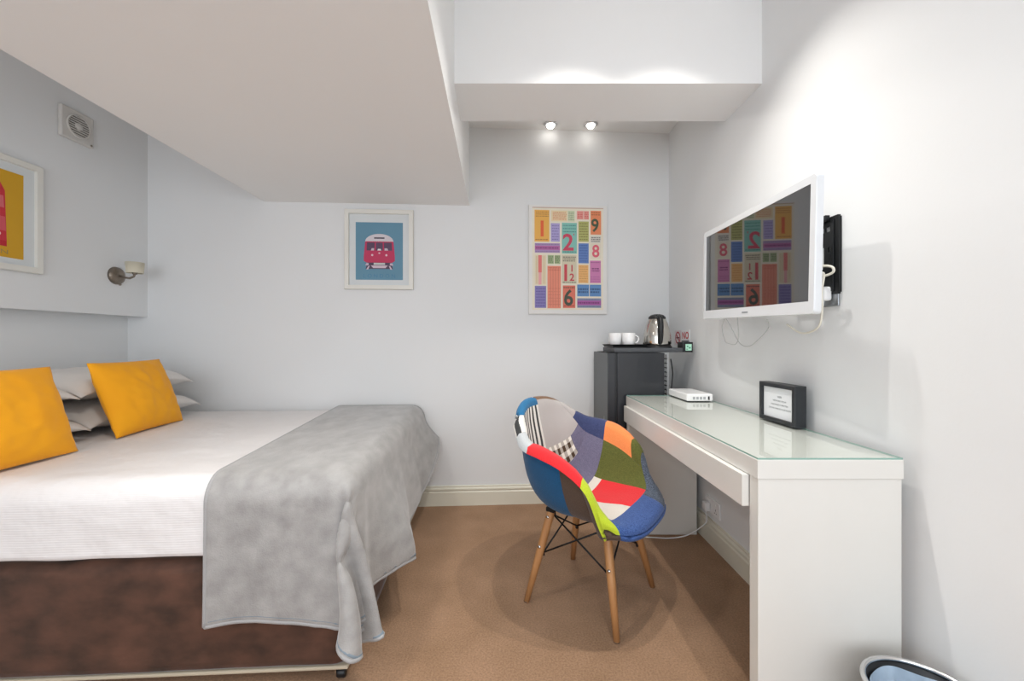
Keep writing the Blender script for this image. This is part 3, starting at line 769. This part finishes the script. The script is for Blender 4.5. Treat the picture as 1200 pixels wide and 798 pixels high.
cable('looped_cable', [(1.062, 1.400, 1.220), (1.052, 1.40, 1.203), (1.040, 1.385, 1.23), (1.036, 1.372, 1.29), (1.036, 1.372, 1.325), (1.036, 1.40, 1.340), (1.034, 1.36, 1.347), (1.038, 1.328, 1.338), (1.040, 1.326, 1.322), (1.034, 1.350, 1.314), (1.030, 1.385, 1.316), (1.028, 1.42, 1.325), (1.02, 1.47, 1.33)],
      .0040, CAB, 'ivory cable looped between the black bracket and the metal socket')
cable('looped_cable', [(1.016, 1.46, 1.310), (1.018, 1.40, 1.318), (1.022, 1.352, 1.324), (1.024, 1.345, 1.31), (1.022, 1.352, 1.26), (1.024, 1.352, 1.205), (1.028, 1.37, 1.15), (1.03, 1.42, 1.128), (1.03, 1.47, 1.13), (1.02, 1.52, 1.16)],
      .0034, CAB, 'second ivory cable hanging just right of the television, below the bracket')
cable('looped_cable', [(1.012, 1.358, 1.326), (1.008, 1.372, 1.300), (1.004, 1.386, 1.265), (1.0, 1.41, 1.245)],
      .0036, CAB, 'short ivory cable strand slanting behind the television edge')
cable('thin_lead', [(.965, 1.55, 1.180), (.99, 1.58, 1.15), (1.0, 1.66, 1.105), (1.005, 1.74, 1.075), (1.0, 1.80, 1.090), (.99, 1.86, 1.17), (.985, 1.885, 1.20)],
      .0016, mat('grey_lead', '#b9bbba', .5), 'thin pale lead drooping in a curve below the television')
cable('thin_lead', [(.985, 1.79, 1.20), (.99, 1.79, 1.12), (.995, 1.82, 1.085), (1.0, 1.88, 1.085), (.998, 1.92, 1.10), (.99, 1.93, 1.16), (.985, 1.90, 1.20)],
      .0016, mat('grey_lead', '#b9bbba', .5), 'small squared loop of thin lead at the far end below the television')

# ---------------------------------------------------------------- mini fridge corner
t = thing('low_cabinet', (.60, 2.385, 0), 0, 'low white cabinet behind the desk that carries the black fridge', 'cabinet')
part('body', (.004, 0, .0), (.40, .385, .576), WHITE_LAM, t, .002)
part('door', (-.012, .004, .03), (.003, .381, .570), WHITE_LAM, t, .002)
FR = mat('fridge_black', '#24262b', .35, coat=.2); FD = mat('fridge_door_grey', '#5a5e60', .4, .2, vary=.06, vscale=3)
fr = thing('mini_fridge', (.555, 2.385, .578), 0, 'black mini fridge with a dark grey door in the corner behind the desk', 'fridge')
dd = part('door', (0, 0, 0), (.004, .392, .448), FD, fr, .0015)
part('door_edge', (.0045, 0, 0), (.048, .392, .448), FR, dd, .003)
part('door_seal', (.049, .006, .004), (.058, .386, .444), BLACK, fr, 0)
part('body', (.0585, 0, .010), (.335, .392, .450), FR, fr, .004)
for k in range(2): part('hinge_cover', (.006, .05+k*.2, .4485), (.040, .11+k*.2, .452), BLACK, dd, .001)
for x_ in (.08, .30):
    for y_ in (.03, .36): MB().tube([(x_, y_, 0), (x_, y_, .011)], .012, 10).build('foot', BLACK, fr)
b_ = MB()
for k in range(15): b_.tube([(.352, .02, .05+k*.026), (.352, .37, .05+k*.026)], .0035, 6)
for k in range(9): b_.tube([(.352, .03+k*.04, .04), (.352, .03+k*.04, .44)], .0025, 6)
b_.build('condenser_grille', DARKM, fr)
MB().tube([(.336, .10, .30), (.352, .10, .30)], .005, 6).build('grille_bracket', DARKM, fr)
part('compressor', (.336, .06, .012), (.40, .33, .12), BLACK, fr, .01)
a = Art(0)
a.text('LEC', .115, .040, .022, '#d6dadc', 1, 1.0, rot=R(90))
lg = a.build('logo', dd); lg.rotation_euler = (0, 0, R(-90)); lg.location = (0, .20, 0)
cb = MB().tube(curve_pts([(.95, 2.45, .99), (.965, 2.46, .90), (.955, 2.45, .80), (.97, 2.44, .70)]), .004, 8).build('fridge_cable', BLACK)
tag(cb, 'black cable hanging behind the mini fridge beside the wall', 'cable')

# tray stack on the fridge
TZ = 1.0305
t = thing('grey_tray', (.60, 2.40, TZ), 0, 'long dark grey hospitality tray lying across the top of the fridge', 'tray')
part('base', (0, 0, 0), (.40, .30, .006), mat('dark_grey_plastic', '#4b4e52', .5), t, .002)
for lo, hi in (((0, 0, .0062), (.40, .006, .026)), ((0, .294, .0062), (.40, .30, .026)), ((0, .0065, .0062), (.006, .2935, .026)), ((.394, .0065, .0062), (.40, .2935, .026))):
    part('rim', lo, hi, mat('dark_grey_plastic', '#4b4e52', .5), t, .002)
t = thing('black_tray', (.590, 2.42, TZ+.0285), 0, 'shallow black tray holding the white mugs, on top of the grey tray', 'tray')
part('base', (.01, .01, 0), (.205, .25, .006), BLACK, t, .002)
MB().pyd([(.01, .01, .004), (.205, .01, .004), (.205, .25, .004), (.01, .25, .004), (0, 0, .018), (.215, 0, .018), (.215, .26, .018), (0, .26, .018)],
         [(0, 1, 5, 4), (1, 2, 6, 5), (2, 3, 7, 6), (3, 0, 4, 7)]).build('rim', BLACK, t)
MUG = mat('white_china', '#eeeeee', .2)
def mug(x, y, z, rz, label):
    t = thing('mug', (x, y, z), R(rz), label, 'mug', 'white mugs on the black tray')
    MB().lathe([(.0005, 0), (.030, 0), (.034, .004), (.037, .03), (.039, .078), (.037, .080), (.035, .078), (.033, .01), (.0005, .006)], 28).build('cup', MUG, t)
    MB().tube([(.036+.0, 0, .064)] + [(.038+.022*math.sin(R(k)), 0, .042+.022*math.cos(R(k))) for k in range(15, 166, 15)] + [(.034, 0, .020)], .0045, 8).build('handle', MUG, t)
mug(.705, 2.475, TZ+.0350, 0, 'white mug nearest the kettle, handle pointing right')
mug(.680, 2.615, TZ+.0350, 170, 'white mug at the rear left of the black tray')
mug(.640, 2.53, TZ+.0350, 120, 'white mug at the left end of the black tray')
# kettle
t = thing('kettle', (.885, 2.50, TZ+.0065), R(-98), 'polished steel electric kettle with a black handle, on the fridge top', 'kettle')
MB().lathe([(.0005, 0), (.082, 0), (.086, .006), (.086, .026), (.080, .032), (.0005, .032)], 36).build('power_base', BLACK, t)
STEEL = mat('polished_steel', '#cfccc6', .12, 1.0)
MB().lathe([(.0005, .0325), (.080, .0325), (.083, .045), (.079, .10), (.066, .155), (.052, .190), (.048, .195)], 40).build('body', STEEL, t)
MB().lathe([(.0505, .1945), (.050, .205), (.038, .217), (.018, .223), (.0005, .224)], 36).build('lid', BLACK, t)
# handle faces the camera (local +x)
hp = curve_pts([(.046, 0, .207), (.085, 0, .200), (.105, 0, .165), (.106, 0, .110), (.092, 0, .060), (.080, 0, .050)], 6)
MB().tube(hp, [.012+.004*math.sin(math.pi*i/(len(hp)-1)) for i in range(len(hp))], 12).build('handle', BLACK, t)
MB().pyd([(-.055, -.018, .19), (-.055, .018, .19), (-.085, 0, .186), (-.062, -.015, .165), (-.062, .015, .165)], [(0, 1, 2), (0, 2, 3), (1, 4, 2), (3, 2, 4), (0, 3, 4, 1)]).build('spout', STEEL, t)
# little black box with pale green label
t = thing('small_black_box', (1.005, 2.405, TZ), 0, 'small black box with a pale green label at the wall end of the fridge top', 'box')
t.location = (1.003, 2.41, TZ+.0005)
part('body', (0, 0, 0), (.062, .075, .060), BLACK, t, .003)
a = Art(0); a.rect(.018, .010, .054, .048, '#b4e6cd', 1); a.rect(.026, .030, .034, .038, '#4d8f74', 2); a.rect(.038, .022, .048, .030, '#4d8f74', 2); a.rect(.022, .016, .032, .020, '#4d8f74', 2)
a.build('label', t)

# no smoking sign on the right wall
t = thing('no_smoking_sign', (XR, 2.610, 1.118), R(-90), 'small red and white no smoking sign on the right wall above the fridge', 'sign')
part('plate', (-.112, -.003, -.047), (.112, 0, .047), mat('sign_white', '#f0eeee', .35), t, .001)
a = Art(-.003)
def ring(cx, cz, r0, r1, c, l=2, n=28):
    for i in range(n):
        t0, t1 = 2*math.pi*i/n, 2*math.pi*(i+1)/n
        a.poly([(cx+r0*math.cos(t0), cz+r0*math.sin(t0)), (cx+r1*math.cos(t0), cz+r1*math.sin(t0)), (cx+r1*math.cos(t1), cz+r1*math.sin(t1)), (cx+r0*math.cos(t1), cz+r0*math.sin(t1))], c, l)
a.rect(-.112, -.047, -.006, .047, '#e6d9da', 1)
a.rect(-.085, -.004, -.035, .004, '#3c3a3c', 2)
ring(-.060, 0, .030, .040, '#b3303f', 3)
c45 = .7071
a.poly([(-.060-.026*c45-.004, .026*c45-.004), (-.060-.026*c45+.004, .026*c45+.004), (-.060+.026*c45+.004, -.026*c45+.004), (-.060+.026*c45-.004, -.026*c45-.004)], '#b3303f', 4)
a.text('NO', .055, .014, .044, '#cf2f33', 2, 1.0, .02)
a.rect(.0, -.047, .112, -.018, '#55585a', 2); a.text('SMOKING', .056, -.033, .015, '#e6e6e6', 3, 1.05)
a.build('print', t)

# ---------------------------------------------------------------- patchwork armchair
CA = math.atan2(-.589, .808)
chair = thing('patchwork_armchair', (.344, 1.778, 0), CA, 'patchwork upholstered tub chair on splayed wooden legs, pushed near the desk', 'chair')
# control net rows from the front edge to the top of the back: (f, s, h) for half widths u = 0, .33, .6, .8, 1
HALF = [
 [(.262, 0, .362), (.258, .12, .364), (.238, .195, .372), (.212, .232, .385), (.180, .258, .384)],
 [(.262, 0, .398), (.256, .12, .400), (.232, .200, .408), (.200, .245, .425), (.160, .274, .440)],
 [(.170, 0, .418), (.168, .13, .418), (.160, .215, .430), (.135, .262, .480), (.110, .290, .575)],
 [(.060, 0, .405), (.058, .13, .408), (.050, .225, .440), (.040, .275, .530), (.030, .305, .645)],
 [(-.060, 0, .402), (-.060, .13, .408), (-.058, .225, .450), (-.050, .278, .560), (-.050, .312, .678)],
 [(-.155, 0, .425), (-.150, .125, .432), (-.140, .215, .490), (-.130, .265, .590), (-.120, .300, .690)],
 [(-.215, 0, .520), (-.208, .115, .527), (-.190, .195, .560), (-.172, .240, .625), (-.160, .272, .702)],
 [(-.250, 0, .640), (-.243, .105, .645), (-.222, .175, .660), (-.205, .212, .690), (-.195, .238, .728)],
 [(-.276, 0, .745), (-.270, .095, .745), (-.250, .155, .742), (-.235, .188, .746), (-.226, .208, .752)],
 [(-.292, 0, .815), (-.286, .075, .812), (-.272, .125, .800), (-.260, .155, .788), (-.250, .175, .776)],
]
LIPD = [(-.004, .006, -.003), (.002, .012, -.007), (.012, .026, -.018), (.008, .030, -.020), (.0, .032, -.022), (-.006, .032, -.022),
        (-.016, .030, -.020), (-.024, .022, -.014), (-.026, .018, -.010), (-.010, .004, -.006)]
for row, dl in zip(HALF, LIPD): row.append(tuple(a_+b_ for a_, b_ in zip(row[-1], dl)))
HALF.append([(f-.022, s_*1.02, h-.014) for f, s_, h in HALF[-1]])      # rolled top edge
NET = np.array([[(f, -s_, h) for f, s_, h in row[:0:-1]] + [(f, s_, h) for f, s_, h in row] for row in HALF])   # rows x 11 x 3
UK = np.array([-1, -.9, -.76, -.58, -.33, 0, .33, .58, .76, .9, 1.0])
def catmull(P, t):   # P (n,...) t in 0..n-1
    n = len(P); i = int(min(max(math.floor(t), 0), n-2)); f = t-i
    p0 = P[i-1] if i > 0 else 2*P[0]-P[1]; p1, p2 = P[i], P[i+1]; p3 = P[i+2] if i+2 < n else 2*P[-1]-P[-2]
    return .5*((2*p1)+(p2-p0)*f+(2*p0-5*p1+4*p2-p3)*f*f+(-p0+3*p1-3*p2+p3)*f**3)
def shell(u, v):
    tu = float(np.interp(u, UK, np.arange(11)))
    row = catmull(NET, v*(len(NET)-1)); return catmull(row, tu)
def shell_n(u, v):
    e = .01; du = shell(min(u+e, 1), v)-shell(max(u-e, -1), v); dv = shell(u, min(v+e, 1))-shell(u, max(v-e, 0))
    n_ = np.cross(du, dv); return n_/np.linalg.norm(n_)
# thickness profile: inner face at +, outer at -
TI, TO = .012, .014
def skin_pt(side, u, v, e):
    """side +1 inner/-1 outer; e = 0..1 distance to the nearest patch seam (puff)"""
    n_ = shell_n(u, v)
    if n_[2] < 0 and v < .3: n_ = -n_
    edge = min(1-abs(u), v*1.6, (1-v)*1.6)/.10
    rnd = math.sqrt(max(0, 1-(1-min(1, max(0, edge)))**2))
    t_ = (TI if side > 0 else TO)*rnd
    t_ += .003*e*(1 if edge > .15 else .3)
    return shell(u, v) + side*n_*t_
# make sure normals point inward (towards the sitter): test at seat centre
SG = 1 if shell_n(0, .4)[2] > 0 else -1
def patch(side, u0, u1, v0, v1, m):
    nu_ = max(6, int((u1-u0)/.045)); nv_ = max(6, int((v1-v0)/.03)); V = []; UVs = []
    for i in range(nu_+1):
        for j in range(nv_+1):
            a_ = i/nu_; c_ = j/nv_; u = u0+(u1-u0)*a_; v = v0+(v1-v0)*c_
            ea = min(a_, 1-a_)*(u1-u0)/.07; ec = min(c_, 1-c_)*(v1-v0)/.05; e = min(1, min(ea, ec))
            e = math.sqrt(max(0, 1-(1-e)**2))
            V.append(tuple(skin_pt(side*SG, u, v, e))); UVs.append((u*.30, v*.75))
    me = bpy.data.meshes.new('patch'); fs = grid_faces(nu_+1, nv_+1)
    if side*SG*1 > 0: fs = [f[::-1] for f in fs]
    me.from_pydata(V, [], fs); uvl = me.uv_layers.new(name='UVMap')
    for lp in me.loops: uvl.data[lp.index].uv = UVs[lp.vertex_index]
    me.polygons.foreach_set('use_smooth', [True]*len(me.polygons)); me.materials.append(m)
    o = bpy.data.objects.new('patch', me); col.objects.link(o); o.parent = chair; return o
C = dict(
 blue=weave_mat('patch_teal_blue', '#17608f', '#2a79a8'), brown=weave_mat('patch_brown', '#6f5340', '#84664f'),
 pin=stripe_mat('patch_pinstripe', '#c2bcb8', '#a9a4a2', 190, .35), stripe=stripe_mat('patch_bold_stripe', '#e4e1da', '#3b3c3d', 27, .45, 'X'),
 ging=stripe_mat('patch_gingham', '#ebe6dc', '#4a3625', 28, .5, check=True), grey=weave_mat('patch_pale_grey', '#b9bec0', '#c9cdcf'),
 navy=weave_mat('patch_navy', '#2b3459', '#46507a', 300), lav=weave_mat('patch_lavender_grey', '#5d5a72', '#7c7890', 300),
 orange=weave_mat('patch_orange', '#ef8748', '#fb9a5c'), olive=weave_mat('patch_olive', '#4c5220', '#676a30', 250),
 red=weave_mat('patch_red', '#d9212a', '#ee3438'), dark=weave_mat('patch_dark_denim', '#1f2836', '#6b7686', 260),
 denim=weave_mat('patch_blue_denim', '#26417a', '#4a69a6', 240), cream=weave_mat('patch_cream', '#d6cfc4', '#e3ddd3'),
 lime=weave_mat('patch_lime', '#b7cc22', '#cadb3c'), obrown=weave_mat('patch_chocolate', '#4a3a30', '#5b493c'), oblue=weave_mat('patch_deep_blue', '#0c4570', '#155a88'))
LAB = dict(blue='teal blue patch', brown='brown patch', pin='grey pinstripe patch', stripe='black and white striped patch', ging='brown gingham patch',
 grey='pale grey patch', navy='navy patch', lav='lavender grey patch', orange='orange patch', olive='olive green patch', red='red patch', dark='dark flecked denim patch',
 denim='blue denim patch', cream='cream patch', lime='lime green patch', obrown='chocolate brown patch', oblue='deep blue patch')
INNER = [
 (-1, -.86, 0, .07, 'lime'), (-1, -.72, .07, .22, 'lime'), (-1, -.72, .22, .48, 'red'), (-1, -.20, .48, .66, 'grey'), (-1, 0, .66, .86, 'stripe'), (-1, 0, .86, 1, 'blue'),
 (-.86, 1, 0, .07, 'denim'), (-.72, .35, .07, .19, 'denim'), (.35, 1, .07, .19, 'dark'),
 (-.72, -.05, .19, .42, 'cream'), (-.05, .50, .19, .38, 'red'), (-.05, .50, .38, .42, 'cream'), (.50, .80, .19, .42, 'olive'), (.80, 1, .19, .25, 'olive'), (.80, 1, .25, .42, 'orange'),
 (-.72, -.20, .42, .48, 'grey'), (-.20, .80, .42, .57, 'lav'), (.80, 1, .42, .72, 'navy'), (-.20, .60, .57, .66, 'ging'), (.60, .80, .57, .66, 'lav'),
 (0, .80, .66, .895, 'pin'), (.80, 1, .72, .895, 'pin'), (.80, 1, .895, 1, 'brown'), (0, .80, .895, 1, 'brown'),
]
OUTER = [(-1, -.30, .32, .74, 'oblue'), (-1, -.30, .09, .32, 'obrown'), (-1, -.72, 0, .09, 'obrown'), (-.72, 1, 0, .09, 'denim'), (-1, 0, .74, 1, 'grey'), (0, 1, .74, 1, 'olive'), (-.30, .30, .32, .74, 'lav'),
 (-.30, .30, .09, .32, 'navy'), (.30, 1, .09, .32, 'denim'), (.30, 1, .32, .74, 'orange')]
for side, LST in ((1, INNER), (-1, OUTER)):
    for u0, u1, v0, v1, k in LST:
        o = patch(side, u0, u1, v0, v1, C[k]); o['label'] = LAB[k]
# legs
WOOD = mat('beech_wood', '#c08d5c', .45, color2='#a87548', vscale=14, vdetail=5, stretch=(1, 1, .08), bump=.1, bscale=60)
hx, hy = .1985, .2085
feet = [(hx, -hy), (hx, hy), (-hx, -hy), (-hx, hy)]
for fx, fy in feet:
    top = Vector((fx*.62, fy*.60, .385)); bot = Vector((fx, fy, .002)); ax = (bot-top)
    lg = MB().tube([top, top.lerp(bot, .12), top.lerp(bot, .5), bot], [.0165, .0175, .0165, .0115], 16).build('leg', WOOD, chair)
    ft = MB().tube([bot+Vector((0, 0, .0035)), bot-Vector((0, 0, .0015))], [.0118, .0110], 14).build('foot_glide', mat('glide', '#6b5440', .5), lg)
    for kk in (.10, .42):
        q = top.lerp(bot, kk); nrm = Vector((0, math.copysign(1, fy), .35)).normalized()
        MB().tube([q+nrm*.0145, q+nrm*.0195], [.007, .006], 10).build('bolt', CHROME, lg)
    MB().box((top.x-.020, top.y-.020, .372), (top.x+.020, top.y+.020, .392), .004).build('leg_mount', DARKM, chair)
def legp(fx, fy, k): return Vector((fx*.62, fy*.60, .385)).lerp(Vector((fx, fy, .002)), k)
for sgn in ((-1, -1), (-1, 1), (1, -1), (1, 1)): pass
pr = [(0, 1), (2, 3), (0, 2), (1, 3)]
for i, j in pr:
    for a_, c_ in ((i, j), (j, i)):
        A = legp(*feet[a_], .06); Bq = legp(*feet[c_], .50)
        off = (Vector((0, 0, 0))-Vector(((A.x+Bq.x)/2, (A.y+Bq.y)/2, 0))).normalized()*.012
        MB().tube([A+off, Bq+off], .0036, 8).build('brace_rod', DARKM, chair)
for f_ in feet:
    for k in (.06, .50):
        q = legp(*f_, k); n_ = Vector((-q.x, -q.y, 0)).normalized()
        MB().tube([q+n_*.010, q+n_*.022], .0075, 8).build('brace_nut', DARKM, chair)
MB().tube([legp(*feet[0], .02)*1+Vector((0, 0, .0)), legp(*feet[3], .02)], .004, 8).build('seat_rail', DARKM, chair)
MB().tube([legp(*feet[1], .02), legp(*feet[2], .02)], .004, 8).build('seat_rail', DARKM, chair)

# ---------------------------------------------------------------- waste bin
t = thing('waste_bin', (.940, .925, 0), 0, 'round waste bin with a steel rim and plastic liner beside the desk end', 'bin')
MB().lathe([(.0005, .002), (.092, .002), (.092, .0), (.096, .004), (.112, .290), (.109, .290), (.094, .010), (.0005, .008)], 48).build('body', mat('bin_mesh_dark', '#2b2d30', .4, .5), t)
ringp = [(.1125+.006*math.cos(R(k)), .296+.006*math.sin(R(k))) for k in range(0, 361, 30)]
MB().lathe(ringp, 56).build('rim', CHROME, t)
LIN = mat('blue_white_plastic_film', '#b5c6d6', .25, vary=.1, vscale=20)
n1, n2 = 140, 26; V = []
for j in range(n2):
    f_ = j/(n2-1)
    for i in range(n1):
        th = 2*math.pi*i/n1; cr = .022*f_**.5*nz(math.cos(th)*2.2, math.sin(th)*2.2, f_*2.5, 1.6) + .012*f_**.5*nz(math.cos(th)*5, math.sin(th)*5, f_*6, 1.7) - .006
        r_ = .1055 - .030*f_ + cr
        z_ = .283 + (-.26*f_) + .004*math.sin(th*5)*(1-f_)
        if j == n2-1: r_ *= .2
        V.append((r_*math.cos(th), r_*math.sin(th), z_))
F = [(j*n1+i, j*n1+(i+1) % n1, (j+1)*n1+(i+1) % n1, (j+1)*n1+i) for j in range(n2-1) for i in range(n1)]
MB().pyd(V, F, None, True).build('bin_liner', LIN, t)
bpy.context.view_layer.update()
